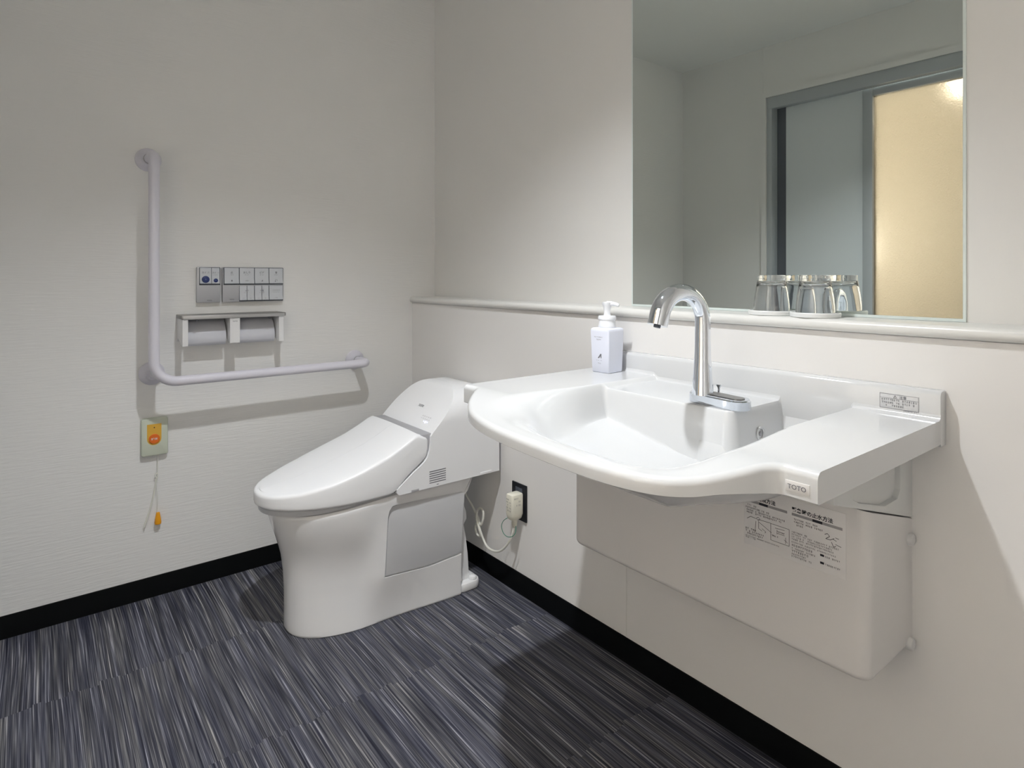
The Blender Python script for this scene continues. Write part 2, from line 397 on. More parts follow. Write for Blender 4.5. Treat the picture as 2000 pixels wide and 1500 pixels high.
# ================================================================== WASH BASIN
def basin():
    t = thing('wash_basin', 'wide white one-piece counter basin mounted on the back wall', 'wash basin', (1.6, 0, .84))
    X0, X1, YB = 1.172, 2.023, -.030
    key = [(1.172, -.507), (1.185, -.507), (1.203, -.507), (1.220, -.509), (1.240, -.528), (1.265, -.554), (1.300, -.583), (1.350, -.611), (1.430, -.637), (1.520, -.652),
           (1.620, -.660), (1.720, -.664), (1.795, -.660), (1.855, -.644), (1.900, -.612), (1.930, -.574), (1.948, -.543), (1.960, -.520), (1.975, -.508), (1.995, -.507), (2.010, -.507), (2.023, -.507)]
    ol = catmull([(x, y, 0) for x, y in key], 14)
    def zt(y): return .836 - .021 * sm(-.49, -.64, y) if False else .836 - .021 * sm(.49, .64, -y)
    def S(a, b_, x): return sm(a, b_, x)
    def yfront(x):   # outline y at x
        best = ol[0].y
        for p, q in zip(ol, ol[1:]):
            if p.x <= x <= q.x + 1e-9:
                f = (x - p.x) / max(q.x - p.x, 1e-9); return p.y + (q.y - p.y) * f
        return ol[-1].y
    def H(x, y):
        top = zt(y)
        # bowl: left and right walls, getting softer towards the front
        soft = sm(.25, .52, -y)
        dl = x - (1.366 - .03 * soft); dr = (1.872 + .028 * soft) - x
        wl = .030 + .12 * soft; wr = .030 + .10 * soft
        yf = yfront(min(max(x, 1.26), 1.93))
        df = y - (yf + .022)
        fl = .715 + .040 * sm(1.66, 1.36, x) if False else .715 + .042 * sm(0.0, .30, 1.66 - x)
        fl += .020 * sm(.30, .60, -y)
        s = S(0, wl, dl) * S(0, wr, dr) * S(0, .15, df)
        z = top - (top - fl) * s
        # raised back shelf carrying the tap
        cr = .028
        ax = x - (1.728 - cr); ay = (-.232 + cr) - y
        d = math.hypot(max(ax, 0), max(ay, 0)) + min(max(ax, ay), 0) - cr
        B = sm(-.008, .010, -d)
        left = sm(0, .02, x - 1.366)
        shelf = top - .0105 * left
        if x > 1.36: z = z + (max(shelf, z) - z) * B
        # cove against the upstand
        tt = y - (YB - .010)
        if tt > 0: z += .010 - math.sqrt(max(0, .0001 - min(tt, .010) ** 2))
        return z
    R = .011
    def spread(lo, hi, step, fine):
        out = [lo]
        while out[-1] < hi - 1e-9:
            x = out[-1]; st = step
            for f0, f1, fs in fine:
                if f0 <= x < f1: st = fs
            out.append(min(hi, x + st))
        return out
    xs = spread(X0, X1, .0040, [(1.215, 1.26, .0015), (1.355, 1.400, .0015), (1.690, 1.740, .0013), (1.920, 1.985, .0013)])
    ys = spread(.030, .455, .0040, [(.030, .044, .0015), (.198, .246, .0013)])
    cols = []
    for i, x in enumerate(xs):
        p = Vector((x, yfront(x), 0)); h_ = .003
        a_ = yfront(max(X0, x - h_)); c_ = yfront(min(X1, x + h_)); wd = min(X1, x + h_) - max(X0, x - h_)
        n = Vector((c_ - a_, -wd, 0)).normalized()
        cols.append((p, n))
    # extra columns come from the outline sampling; top rows
    NR = 150
    bm = bmesh.new(); grid = []; bot = []
    for i, (p, n) in enumerate(cols):
        last = p - n * R
        col = []; 
        NL = 44
        for y_ in ys[:-1]: col.append((p.x, -y_, H(p.x, -y_)))
        for j in range(NL + 1):
            tj = j / NL
            y = -ys[-1] + (last.y + ys[-1]) * tj
            x = p.x + (last.x - p.x) * sm(0, 1.0, tj)
            z = H(x, y)
            if tj > .75: z = z + (zt(y) - z) * sm(.75, 1.0, tj) * .6
            col.append((x, y, z))
        zl = col[-1][2]
        for k in range(1, 7):
            a = PI / 2 * k / 6
            q = last + n * R * math.sin(a); col.append((q.x, q.y, zl - R + R * math.cos(a)))
        zb = zt(p.y) - .0435 + .017 * sm(.50, .60, -p.y)
        col.append((p.x, p.y, (zl - R + zb) / 2)); col.append((p.x, p.y, zb + .002)); col.append((p.x - n.x * .003, p.y - n.y * .003, zb))
        grid.append([bm.verts.new(q) for q in col])
        bc = []
        for j in range(40, -1, -1):
            tj = j / 40; y = YB + (last.y + .012 - YB) * tj; x = p.x + (last.x - p.x) * sm(.8, 1.0, tj)
            bc.append((x, y, min(zb + (.006 if 0 < i < len(cols) - 1 else 0), H(x, y) - .016) if j > 0 else .793))
        bot.append([bm.verts.new(q) for q in bc])
    for a, c in zip(grid, grid[1:]):
        for j in range(len(a) - 1): bm.faces.new((a[j], a[j + 1], c[j + 1], c[j]))
    for a, c in zip(bot, bot[1:]):
        for j in range(len(a) - 1): bm.faces.new((a[j], a[j + 1], c[j + 1], c[j]))
    for i in range(len(cols) - 1): bm.faces.new((grid[i][-1], bot[i][0], bot[i + 1][0], grid[i + 1][-1]))
    bm.faces.new(grid[0] + bot[0]); bm.faces.new(grid[-1] + bot[-1])
    bm.normal_update()
    bmesh.ops.recalc_face_normals(bm, faces=bm.faces[:])
    b = MB(); b.merge(bm)
    # upstand against the wall
    b.prism([(0, .787), (0, .886), (-.004, .8885), (-.022, .8885), (-.0275, .886), (-.030, .880), (-.0305, .793), (-.028, .787)], 0, X0, X1, r=.0015)
    b.build('basin_body', 'basin', t, ang=40, recalc=False)
    # overflow on the shelf's side
    MB().lathe([(.0105, .0), (.0145, .0), (.0150, .0025), (.0120, .0035), (.0100, .0015)], 32, (1.7275, -.130, .769), 'x', cap0=False, cap1=False).build('overflow_ring', 'basin', t)
    MB().lathe([(.0015, 0), (.0050, 0), (.0045, .003), (.0012, .004)], 24, (1.7275, -.130, .769), 'x').build('overflow_cap', 'hinge', t)
    # maker's mark on the right front
    lp = MB().box(1.9785, 2.0125, -.5079, -.5068, .8015, .8165, .0004).build('logo_sticker', 'logopl', t)
    MB().text('TOTO', (1.9950, -.5083, .8055), AX, AZ, .0092, 'CENTER', 1.0, .00010).build('printed_text', 'ink2', lp, smooth=False)
    # caution sticker on the upstand
    o = (1.9215, -.0309, .8455); 
    st = MB().box(1.9205, 1.9885, -.0308, -.0300, .8440, .8740, .0002).build('caution_sticker', 'decal2', t)
    pr = MB(); W, Hh = .066, .0275; o = (1.9215, -.0312, .8450)
    for a, c in (((0, 0), (W, 0)), ((W, 0), (W, Hh)), ((W, Hh), (0, Hh)), ((0, Hh), (0, 0)), ((0, .0195), (W, .0195))): pr.line(o, AX, AZ, a, c, .0005)
    pr.text('\u6ce8\u610f', (o[0] + .034, o[1], o[2] + .0207), AX, AZ, .0062, 'LEFT', 1.0, .00008)
    for a, c in (((.024, .021), (.0295, .021)), ((.0295, .021), (.02675, .0260)), ((.02675, .0260), (.024, .021)), ((.02675, .0222), (.02675, .0242))): pr.line(o, AX, AZ, a, c, .0006)
    for k, wd in enumerate((.060, .060, .040)): pr.scribble((o[0] + .003, o[1], o[2] + .0145 - k * .0055), AX, AZ, wd, .0036)
    pr.scribble((o[0] + .041, o[1], o[2] - .0030), AX, AZ, .024, .0026)
    pr.build('printed_text', 'ink2', st, smooth=False)
    return t
basin()

# ================================================================== TAP
def faucet():
    PZ = .8262
    t = thing('faucet', 'tall chrome gooseneck tap on the basin shelf', 'faucet', (1.63, -.19, PZ))
    rot = Matrix.Rotation(math.radians(-7), 4, 'Z'); c = Vector((1.664, -.182, 0))
    def plate(rr, h0, h1, n=10):
        pts = []
        Lh, w_ = .064, .027
        for s_, a0 in ((1, -90), (-1, 90)):
            for k in range(n + 1):
                a = math.radians(a0 + 180 * k / n); pts.append((s_ * Lh * .72 + (w_ - rr) * math.cos(a) * 1.0, (w_ - rr) * math.sin(a)))
        out = []
        for x, y in pts:
            v = rot @ Vector((x, y, 0)); out.append((c.x + v.x, c.y + v.y))
        return [[(x, y, h) for x, y in out] for h in (h0, h1)]
    b = MB(); r1 = plate(0, PZ, PZ + .017); r2 = plate(.003, PZ + .0195, PZ + .0205)
    b.rings([r1[0], r1[1], r2[0], r2[1]]).build('base_plate', 'chrome', t)
    r = plate(.012, PZ + .0208, PZ + .0222)
    MB().rings([r[0], r[1]]).build('control_pad', 'steel', t)
    # spout: conical foot, straight neck, hooked towards the bowl
    px, py = 1.629, -.190
    dx, dy = -.18, -.984
    path = [(px, py, PZ + .018), (px, py, PZ + .05), (px, py, PZ + .10), (px, py, PZ + .14), (px, py, PZ + .165)]
    rr = [.0235, .0205, .0175, .0168, .0165]
    RC = .062; zc = PZ + .178
    for k in range(1, 25):
        a = PI * k / 24 * .93
        path.append((px + dx * RC * (1 - math.cos(a)), py + dy * RC * (1 - math.cos(a)), zc + RC * math.sin(a))); rr.append(.0165 + .0045 * sm(4, 24, k))
    lx, ly, lz = path[-1]; px2, py2, pz2 = path[-2]
    d = (Vector((lx, ly, lz)) - Vector((px2, py2, pz2))).normalized()
    for k in (1, 2): 
        q = Vector((lx, ly, lz)) + d * .010 * k; path.append(tuple(q)); rr.append(.0210)
    b = MB().tube(path, rr, 32); b.build('spout', 'chrome', t, ang=50)
    e = Vector(path[-1])
    MB().tube([e + d * .0003, e + d * .005], [.0075, .007], 20).build('aerator', 'darkframe', t)
    # lift rod
    MB().lathe([(.0026, 0), (.0024, .026), (.0032, .030), (.0060, .0335), (.0066, .0355), (.0058, .0365), (.001, .0365)], 24, (1.648, -.158, PZ + .002)).build('lift_rod', 'chrome', t)
    return t
faucet()

# ================================================================== COVERS UNDER THE BASIN
t = thing('pipe_cover', 'large white steel cover box below the basin hiding the pipes', 'cover', (1.6, 0, .39))
CX0, CX1, CZ = 1.236, 1.967, .388
outl = rrect(1, 1, .1)
def coverbox():
    # rounded front corners in plan and lower edge; open top edge slopes up to the front
    b = MB(); rc = .022
    def ring(z, ins, yb=0.0):
        x0, x1, yf = CX0 + ins, CX1 - ins, -.200 + ins
        pts = [(x0, yb)]
        for k in range(7):
            a = math.radians(180 + 90 * k / 6); pts.append((x0 + rc + rc * math.cos(a), yf + rc + rc * math.sin(a)))
        for k in range(7):
            a = math.radians(270 + 90 * k / 6); pts.append((x1 - rc + rc * math.cos(a), yf + rc + rc * math.sin(a)))
        pts.append((x1, yb))
        return pts
    rings = []
    for k in range(6):
        a = PI / 2 * k / 5; rings.append([(x, y, CZ + .014 * (1 - math.sin(a))) for x, y in ring(0, .014 * (1 - math.cos(a)))])
    rings = rings[::-1]
    def top(y): return .632 - y * .30
    rings.append([(x, y, top(y)) for x, y in ring(0, 0)])
    b.rings(rings, True, True)
    return b
coverbox().build('cover_panel', 'cover', t, ang=40)
for z in (.597, .394 + .003):
    s_ = MB().lathe([(.0115, -.002), (.0120, .004), (.0105, .0075), (.006, .009), (.001, .0092)], 28, (CX1, -.016, z), 'x').build('screw_cap', 'screw', t)
# instruction sticker on the front
ins = MB().box(1.733, 1.930, -.2008, -.2000, .5600, .678, .0002).build('instruction_sticker', 'decal', t)
pr = MB(); gb = MB(); yp = -.2012; yq = -.2010
def at(x, z, y=yp): return (x, y, z)
pr.text('\u7740\u8131\u65b9\u6cd5', at(1.762, .6545), AX, AZ, .0095, 'LEFT', 1, .00025)
pr.text('\u7dca\u6025\u6642\u306e\u6b62\u6c34\u65b9\u6cd5', at(1.832, .6545), AX, AZ, .0095, 'LEFT', 1, .00025)
gb.quad(at(1.737, .6462, yq), AX, AZ, .086, .0050); gb.quad(at(1.832, .6462, yq), AX, AZ, .092, .0050)
for xx in (1.766, 1.871): 
    pr.quad(at(xx, .6462, yp), AX, AZ, .018, .0050)
def tl(x, z, w_, h=.0032, n=1, step=.0052, dens=.86):
    for k in range(n): pr.scribble(at(x, z - k * step), AX, AZ, w_ * random.uniform(.82, 1), h, dens)
tl(1.737, .6385, .026, .0034); tl(1.737, .6335, .052, .0034); tl(1.739, .6285, .080, .0032); tl(1.739, .6240, .080, .0032)
tl(1.737, .5905, .026, .0038); tl(1.737, .5855, .040, .0036); tl(1.737, .5810, .042, .0034); tl(1.737, .5765, .078, .0022, dens=.95); tl(1.737, .5735, .024, .0022)
# left drawing: fitting sketch with a framed detail
o = at(0, 0)
for a, c in (((1.740, .612), (1.748, .618)), ((1.748, .618), (1.762, .6165)), ((1.762, .6165), (1.790, .6175)), ((1.765, .612), (1.792, .599)), ((1.765, .614), (1.765, .599)), ((1.765, .599), (1.772, .596)),
             ((1.772, .601), (1.780, .597)), ((1.780, .597), (1.778, .594)), ((1.759, .612), (1.757, .590)), ((1.760, .618), (1.764, .621)), ((1.764, .621), (1.768, .618)), ((1.768, .618), (1.763, .614))): pr.line(o, AX, AZ, a, c, .0007)
for a, c in (((1.790, .617), (1.827, .617)), ((1.827, .617), (1.827, .585)), ((1.827, .585), (1.790, .585)), ((1.790, .585), (1.790, .617)), ((1.799, .611), (1.818, .612)), ((1.803, .606), (1.818, .606)), ((1.803, .602), (1.818, .602)),
             ((1.803, .609), (1.803, .600)), ((1.792, .596), (1.801, .594)), ((1.817, .594), (1.824, .590)), ((1.820, .599), (1.820, .587))): pr.line(o, AX, AZ, a, c, .0007)
pr.scribble(at(1.806, .6035), AX, AZ, .014, .003); pr.scribble(at(1.794, .5935), AX, AZ, .014, .003)
tl(1.836, .6385, .048, .0032); tl(1.836, .6335, .060, .0032); tl(1.838, .6285, .018, .0032)
for a, c in (((1.893, .6300), (1.898, .6330)), ((1.898, .6330), (1.902, .6290)), ((1.902, .6290), (1.895, .6230)), ((1.895, .6230), (1.903, .6230)), ((1.903, .6230), (1.910, .6280)), ((1.905, .6200), (1.909, .6120)), ((1.912, .6300), (1.918, .6290)), ((1.908, .6260), (1.914, .6240)), ((1.912, .6180), (1.922, .6160)), ((1.909, .6120), (1.913, .6150))):
    pr.line(o, AX, AZ, a, c, .0009)
tl(1.832, .6135, .034, .0030); tl(1.832, .6090, .092, .0030, 3, .0045, .93); tl(1.832, .5945, .092, .0028)
tl(1.832, .5880, .042, .0040, dens=1); tl(1.832, .5825, .050, .0030); tl(1.832, .5770, .034, .0040, dens=1); tl(1.832, .5720, .030, .0030); tl(1.832, .5675, .044, .0032)
for z in (.5880, .5740):
    pr.quad(at(1.885, z), AX, AZ, .007, .0040); tl(1.894, z, .030, .0030, dens=.92)
pr.build('printed_text', 'ink', ins, smooth=False)
gb.build('printed_band', 'ink3', ins, smooth=False)

t = thing('upper_cover', 'white moulded cover tucked between the basin and the pipe cover', 'cover', (1.6, 0, .64))
xo, xi = 1.967, 1.957
o1 = [(0, .6345), (-.330, .7345), (-.330, .782), (-.262, .782), (-.262, .728), (-.236, .716), (-.130, .6865), (-.072, .6865), (-.058, .700), (-.058, .782), (0, .782)]
fr = MB().prism(o1, 0, 1.952, xo, r=.0015)
fr.build('cover_frame', 'cover2', t, ang=30)
MB().prism([(-.05, .680), (-.135, .680), (-.268, .722), (-.268, .781), (-.05, .781)], 0, 1.948, xi).build('cover_recess', 'cover2', t)
MB().prism([(0.0, .6375), (-.150, .6820), (-.150, .688), (0.0, .688)], 0, 1.262, 1.9449).build('cover_body', 'cover2', t)

# ================================================================== TOILET
def toilet():
    XC = .491
    t = thing('toilet', 'white integrated shower toilet with closed lid near the corner', 'toilet', (XC, -.4, 0))
    # ---------------- bowl
    YC = -.45
    hwt = [(0, .146), (.012, .143), (.06, .139), (.12, .135), (.18, .136), (.23, .143), (.28, .156), (.32, .167), (.36, .174), (.39, .177)]
    hwr = [(0, .162), (.012, .160), (.06, .160), (.15, .1625), (.3, .164), (.36, .165), (.39, .168)]
    hw4 = [(0, .143), (.012, .141), (.06, .146), (.11, .155), (.145, .1615), (.16, .1620), (.3, .1635), (.36, .168), (.39, .172)]
    yft = [(0, -.716), (.012, -.716), (.06, -.715), (.12, -.716), (.18, -.719), (.23, -.725), (.27, -.735), (.31, -.748), (.34, -.757), (.365, -.763), (.39, -.766)]
    YR = -.170
    def outline(z, ins=0.0, yr=YR):
        hw = interp(hwt, z) - ins; w4 = interp(hw4, z) - ins; hr = interp(hwr, z) - ins; yf = interp(yft, z) + ins
        pts = []
        nf = 40
        half = []
        for k in range(nf + 1):
            a = PI / 2 * k / nf
            e = 2 / 2.35
            yy = YC - (YC - yf) * abs(math.sin(a)) ** e
            he = hw + (w4 - hw) * (1 - sm(0, .10, YC - yy))
            half.append((he * abs(math.cos(a)) ** e, yy))
        side = []
        for k in range(10):
            f = k / 10; y = yr + (YC - yr) * f; side.append((hr + (w4 - hr) * sm(0, 1, f), y))
        right = side + half
        pts = [(XC + x, y) for x, y in right] + [(XC - x, y) for x, y in right[:-1][::-1]]
        return pts
    def lift(y, z): return z + .018 * sm(.3, .39, z) * sm(-.72, -.42, y)
    rings = []
    for z, ins in ((0, .004), (.003, .001), (.008, 0), (.03, 0), (.06, 0), (.09, 0), (.11, 0), (.13, 0), (.143, 0), (.16, 0), (.18, 0), (.21, 0), (.235, 0), (.26, 0), (.285, 0), (.31, 0), (.33, 0), (.35, 0), (.365, 0), (.375, .0), (.381, .0015), (.385, .005), (.3865, .012), (.387, .03)):
        rings.append([(x, y, lift(y, z)) for x, y in outline(z, ins)])
    bowl = MB().rings(rings).build('tmpD', 'ceramic', None)
    pq = [(-.459, .147), (-.30, .1345), (-.171, .1405), (-.164, .150), (-.1515, .343), (-.166, .3615), (-.415, .3725), (-.436, .3695), (-.446, .356), (-.4495, .338)]
    cut = MB().prism(pq, 0, XC + .152, XC + .23).build('tmpC', 'dark', None)
    md = bowl.modifiers.new('b', 'BOOLEAN'); md.object = cut; md.operation = 'DIFFERENCE'; md.solver = 'EXACT'
    dg = bpy.context.evaluated_depsgraph_get(); me = bpy.data.meshes.new_from_object(bowl.evaluated_get(dg))
    bpy.data.objects.remove(bowl); bpy.data.objects.remove(cut)
    b = MB(); b.bm.from_mesh(me)
    # narrow neck at the back and the floor flange with its bolt ledge
    neck = [(-.175, 0), (-.104, 0), (-.104, .03), (-.116, .05), (-.121, .12), (-.131, .19), (-.138, .225), (-.126, .243), (-.128, .27), (-.145, .315), (-.155, .34), (-.175, .36)]
    b.prism(neck, 0, XC - .132, XC + .132, r=.006)
    b.prism(rrect(.318, .1, .028), 2, 0, .031, r=.006) if False else None
    fl = [(XC + x, -.130 + y) for x, y in rrect(.318, .10, .030)]
    b.prism(fl, 2, 0, .030, r=.007)
    # top collar behind the seat
    b.prism([(-.420, .352), (-.165, .330), (-.140, .352), (-.118, .400), (-.118, .404), (-.425, .404)], 0, XC - .160, XC + .160, r=.006)
    b.build('bowl', 'ceramic', t, ang=38)
    MB().lathe([(.013, 0), (.0145, .003), (.012, .010), (.006, .0135), (.001, .014)], 28, (XC + .140, -.108, .029)).build('bolt_cap', 'ceramic', t)
    # side service panel, with its shadow joint
    pp = [(-.455, .151), (-.175, .143), (-.168, .150), (-.152, .340), (-.156, .352), (-.168, .356), (-.420, .366), (-.438, .360), (-.446, .345)]
    pp = [(-.4565, .150), (-.30, .1385), (-.174, .1445), (-.167, .152), (-.1545, .340), (-.158, .353), (-.170, .3575), (-.415, .369), (-.433, .366), (-.443, .354), (-.4465, .338)]
    MB().prism(pp, 0, XC + .1515, XC + .1605, r=.003, seg=3).build('side_panel', 'plastic2', t, ang=40)
    # ---------------- seat and lid
    T = [(-.81, .449), (-.805, .450), (-.76, .455), (-.72, .460), (-.63, .479), (-.556, .500), (-.50, .518), (-.453, .534), (-.40, .559), (-.360, .580), (-.347, .5855), (-.341, .5850), (-.336, .5800), (-.328, .5755), (-.314, .571), (-.306, .564), (-.29, .55)]
    Bt = [(-.81, .411), (-.60, .410), (-.52, .411), (-.45, .412), (-.43, .416), (-.417, .430), (-.389, .455), (-.368, .470), (-.342, .487), (-.324, .4995), (-.313, .516), (-.307, .534)]
    def lidout(ins=0.0, yr=-.3065):
        pts = []; hwm = .181 - ins; yc = -.500; yf = -.806 + ins; yr_ = yr - ins
        right = []
        rc = .014
        for k in range(5):
            a = PI / 2 * (1 - k / 4); right.append((hwm - .004 - rc + rc * math.cos(a), yr_ - rc + rc * math.sin(a)))
        for k in range(1, 14):
            f = k / 14; y = yr_ - rc + (yc - yr_ + rc) * f; right.append((hwm - .004 * (1 - sm(0, 1, f)), y))
        for k in range(46):
            a = PI / 2 * k / 45; e = 2 / 2.12
            right.append((hwm * abs(math.cos(a)) ** e, yc - (yc - yf) * abs(math.sin(a)) ** e))
        mid = [(0, yr_)]
        full = [(XC + x, y) for x, y in mid + right] + [(XC - x, y) for x, y in right[:-1][::-1]]
        return full
    rings = []
    L0 = lidout(); 
    def low(ins, dz): return [(x, y, interp(Bt, y0) + dz) for (x, y), (x0, y0) in zip(lidout(ins), L0)]
    def hi(ins, dz): return [(x, y, interp(T, y) + dz) for x, y in lidout(ins)]
    rings.append(low(.012, .0)); rings.append(low(.003, .0)); rings.append(low(.001, .002)); rings.append(low(0, .006))
    a1 = low(0, .006); a2 = hi(0, -.012)
    for f in (.33, .66): rings.append([tuple(Vector(p).lerp(Vector(q), f)) for p, q in zip(a1, a2)])
    rings.append(hi(0, -.010)); rings.append(hi(.0008, -.006)); rings.append(hi(.003, -.0025)); rings.append(hi(.007, -.0006)); rings.append(hi(.014, .0003))
    base = lidout(.014)
    for s_ in (.85, .68, .5, .32, .15):
        rg = []
        for x, y in base:
            xx = XC + (x - XC) * s_; 
            rg.append((xx, y, interp(T, y) + .0003 + .0028 * (1 - s_ * s_)))
        rings.append(rg)
    rings.append([(XC + (x - XC) * .001, y, interp(T, y) + .0032) for x, y in base])
    MB().rings(rings, True, False).build('lid', 'plastic', t, ang=38)
    # seat: thin ring shape under the lid
    def seatz(y): return .4085 + .004 * sm(-.62, -.42, y)
    so = lambda i: [(x, y) for x, y in lidout(i, -.40)]
    rr = [[(x, y, lift(y, .387) + .001) for x, y in so(.020)], [(x, y, lift(y, .387) + .003) for x, y in so(.013)], [(x, y, .404) for x, y in so(.010)], [(x, y, .4085) for x, y in so(.014)]]
    MB().rings(rr).build('seat', 'plastic2', t)
    MB().box(XC - .172, XC + .172, -.338, -.292, .500, .5805, .002).build('hinge_cover', 'hinge', t)
    # ---------------- tank cover: arch section cut by the side profile
    arch = []
    HW = .181; zs = .605
    for k in range(49):
        a = PI * k / 48; c_, s_ = math.cos(a), math.sin(a)
        arch.append((XC + HW * math.copysign(abs(c_) ** (2 / 3.0), c_), zs + .113 * abs(s_) ** (2 / 2.1)))
    prof = [(XC - HW, .30)] + [(XC - HW, .30)][:0] + []
    poly = [(XC + HW, .38)] + arch + [(XC - HW, .38)]
    A = MB().prism(poly, 1, -.60, .03).build('tmpA', 'plastic', None)
    side = [(-.020, .4045), (-.418, .4040), (-.427, .412), (-.4265, .422), (-.417, .430), (-.389, .450), (-.368, .465), (-.342, .481), (-.324, .4945), (-.313, .509), (-.306, .528), (-.303, .550), (-.302, .572), (-.295, .5825),
            (-.220, .656), (-.186, .692), (-.172, .706), (-.155, .7145), (-.13, .7175), (-.10, .715), (-.06, .706), (-.020, .690)]
    B = MB().prism(side, 0, XC - .3, XC + .3).build('tmpB', 'plastic', None)
    md = A.modifiers.new('b', 'BOOLEAN'); md.object = B; md.operation = 'INTERSECT'; md.solver = 'EXACT'
    dg = bpy.context.evaluated_depsgraph_get(); me = bpy.data.meshes.new_from_object(A.evaluated_get(dg))
    bpy.data.objects.remove(A); bpy.data.objects.remove(B)
    g = MB(); g.bm.from_mesh(me); bpy.data.meshes.remove(me)
    bmesh.ops.remove_doubles(g.bm, verts=g.bm.verts[:], dist=.0003)
    bmesh.ops.dissolve_limit(g.bm, angle_limit=math.radians(1), verts=g.bm.verts[:], edges=g.bm.edges[:])
    o = g.build('tank_cover', 'plastic', t, ang=28)
    bv = o.modifiers.new('bevel', 'BEVEL'); bv.width = .0035; bv.segments = 3; bv.limit_method = 'ANGLE'; bv.angle_limit = math.radians(28); bv.harden_normals = False
    o.data.polygons.foreach_set('use_smooth', [True] * len(o.data.polygons))
    # slanted control face
    sl = Vector((0, .075, .0735)).normalized(); nrm = AX.cross(sl)
    def F(u, v, h=.0006):  # u across from centre, v up the slope
        p = Vector((XC, -.295, .5825)) + AX * u + sl * v + nrm * h; return tuple(p)
    fp = MB()
    fp_pts = [(-.170, .006), (.170, .006)]
    for k in range(25):
        a = PI * k / 24; c_, s_ = math.cos(a), math.sin(a)
        fp_pts.append((.170 * math.copysign(abs(c_) ** (2 / 2.6), c_), .098 + .052 * abs(s_) ** (2 / 2.3)))
    fp.poly(F(0, 0, .0004), AX, sl, fp_pts)
    # (kept flush: print only)
    fp.bm.free()
    MB().text('TOTO', F(.008, .074, .0009), AX, sl, .0125, 'CENTER', 1, .0003).build('printed_logo', 'ink2', t, smooth=False)
    q = MB()
    for k in range(5): q.scribble(F(.058 + k * .0125, .043, .0009), AX, sl, .009, .0045, 1.0); q.scribble(F(.059 + k * .0125, .034, .0009), AX, sl, .007, .0038, 1.0)
    q.build('printed_icons', 'ink4', t, smooth=False)
    MB().disc(F(.100, .026, .0010), AX, sl, .0040, n=20).disc(F(.088, .027, .0010), AX, sl, .0018, n=14).disc(F(.112, .027, .0010), AX, sl, .0018, n=14).build('indicator_light', 'led', t, smooth=False, recalc=False)
    # air vent and small latches on the side
    v = MB(); xs_ = XC + HW + .0004
    for k in range(6):
        z = .455 - k * .0074; v.poly((xs_, 0, 0), AY, AZ, [(-.3085, z), (-.2450, z + .0005), (-.2450, z + .0033), (-.3085, z + .0028)])
    v.poly((xs_, 0, 0), AY, AZ, [(-.281, .4095), (-.273, .4095), (-.273, .4115), (-.281, .4115)])
    v.build('air_vent', 'ink2', t, smooth=False)
    MB().box(XC + HW - .004, XC + HW + .0006, -.375, -.348, .4035, .411, .0005).build('latch', 'hinge', t)
    MB().box(XC + HW - .004, XC + HW + .0012, -.105, -.055, .4045, .414, .0008).build('latch', 'plastic', t)
    return t
toilet()

# ================================================================== OUTLET, PLUG, CORD
t = thing('wall_outlet', 'black wall outlet plate low on the back wall by the toilet', 'outlet', (.766, 0, .317))
MB().box(.727, .8055, -.006, 0, .254, .380, .0015).build('cover_plate', 'outlet', t)
MB().box(.748, .785, -.0075, -.005, .268, .366, .001).build('socket_insert', 'darkframe', t)
t = thing('power_plug', 'cream breaker plug in the black outlet with white toilet cord', 'power plug', (.78, -.03, .3))
px0, px1 = .757, .795
b = MB(); rg = []
for z, i in ((.268, .006), (.272, .003), (.285, 0), (.350, 0), (.354, .0015), (.356, .005)):
    rg.append([(px0 + (px1 - px0) / 2 + x, -.033 + y, z) for x, y in rrect(px1 - px0 - 2 * i, .050 - 2 * i, .007)])
b.rings(rg).build('plug_body', 'plug', t)
b = MB().tube([(.777, -.033, .269), (.777, -.034, .262), (.777, -.035, .246), (.7765, -.036, .238)], [.012, .0105, .009, .004], 16).build('strain_relief', 'plug', t)
q = MB()
for k in range(5): q.scribble((px0 + .006, -.0583, .336 - k * .0095), AX, AZ, .026, .005, .7)
for k in range(3): q.scribble((px1 + .0002, -.050, .340 - k * .012), AY, AZ, .030, .005, .5)
q.build('printed_text', 'ink2', t, smooth=False)
cp = [(.520, -.085, .335), (.530, -.070, .290), (.552, -.055, .250), (.580, -.050, .215), (.600, -.052, .195), (.612, -.050, .215), (.612, -.048, .243), (.595, -.048, .252), (.577, -.050, .238), (.580, -.055, .212), (.597, -.056, .185),
      (.602, -.054, .165), (.592, -.050, .150), (.575, -.050, .153), (.567, -.052, .172), (.578, -.054, .192), (.594, -.056, .190), (.606, -.054, .168), (.617, -.050, .145), (.640, -.050, .128), (.680, -.050, .127), (.720, -.049, .143), (.752, -.046, .175), (.770, -.040, .210), (.7765, -.036, .240)]
MB().tube(catmull(cp, 8), .0042, 10).build('power_cord', 'cord', t)
gw = [(.760, -.050, .270), (.742, -.055, .255), (.735, -.058, .235), (.745, -.058, .215), (.765, -.056, .208), (.785, -.050, .214), (.792, -.042, .228), (.786, -.036, .246)]
MB().tube(catmull(gw, 8), .0011, 8).build('earth_wire', 'green', t)

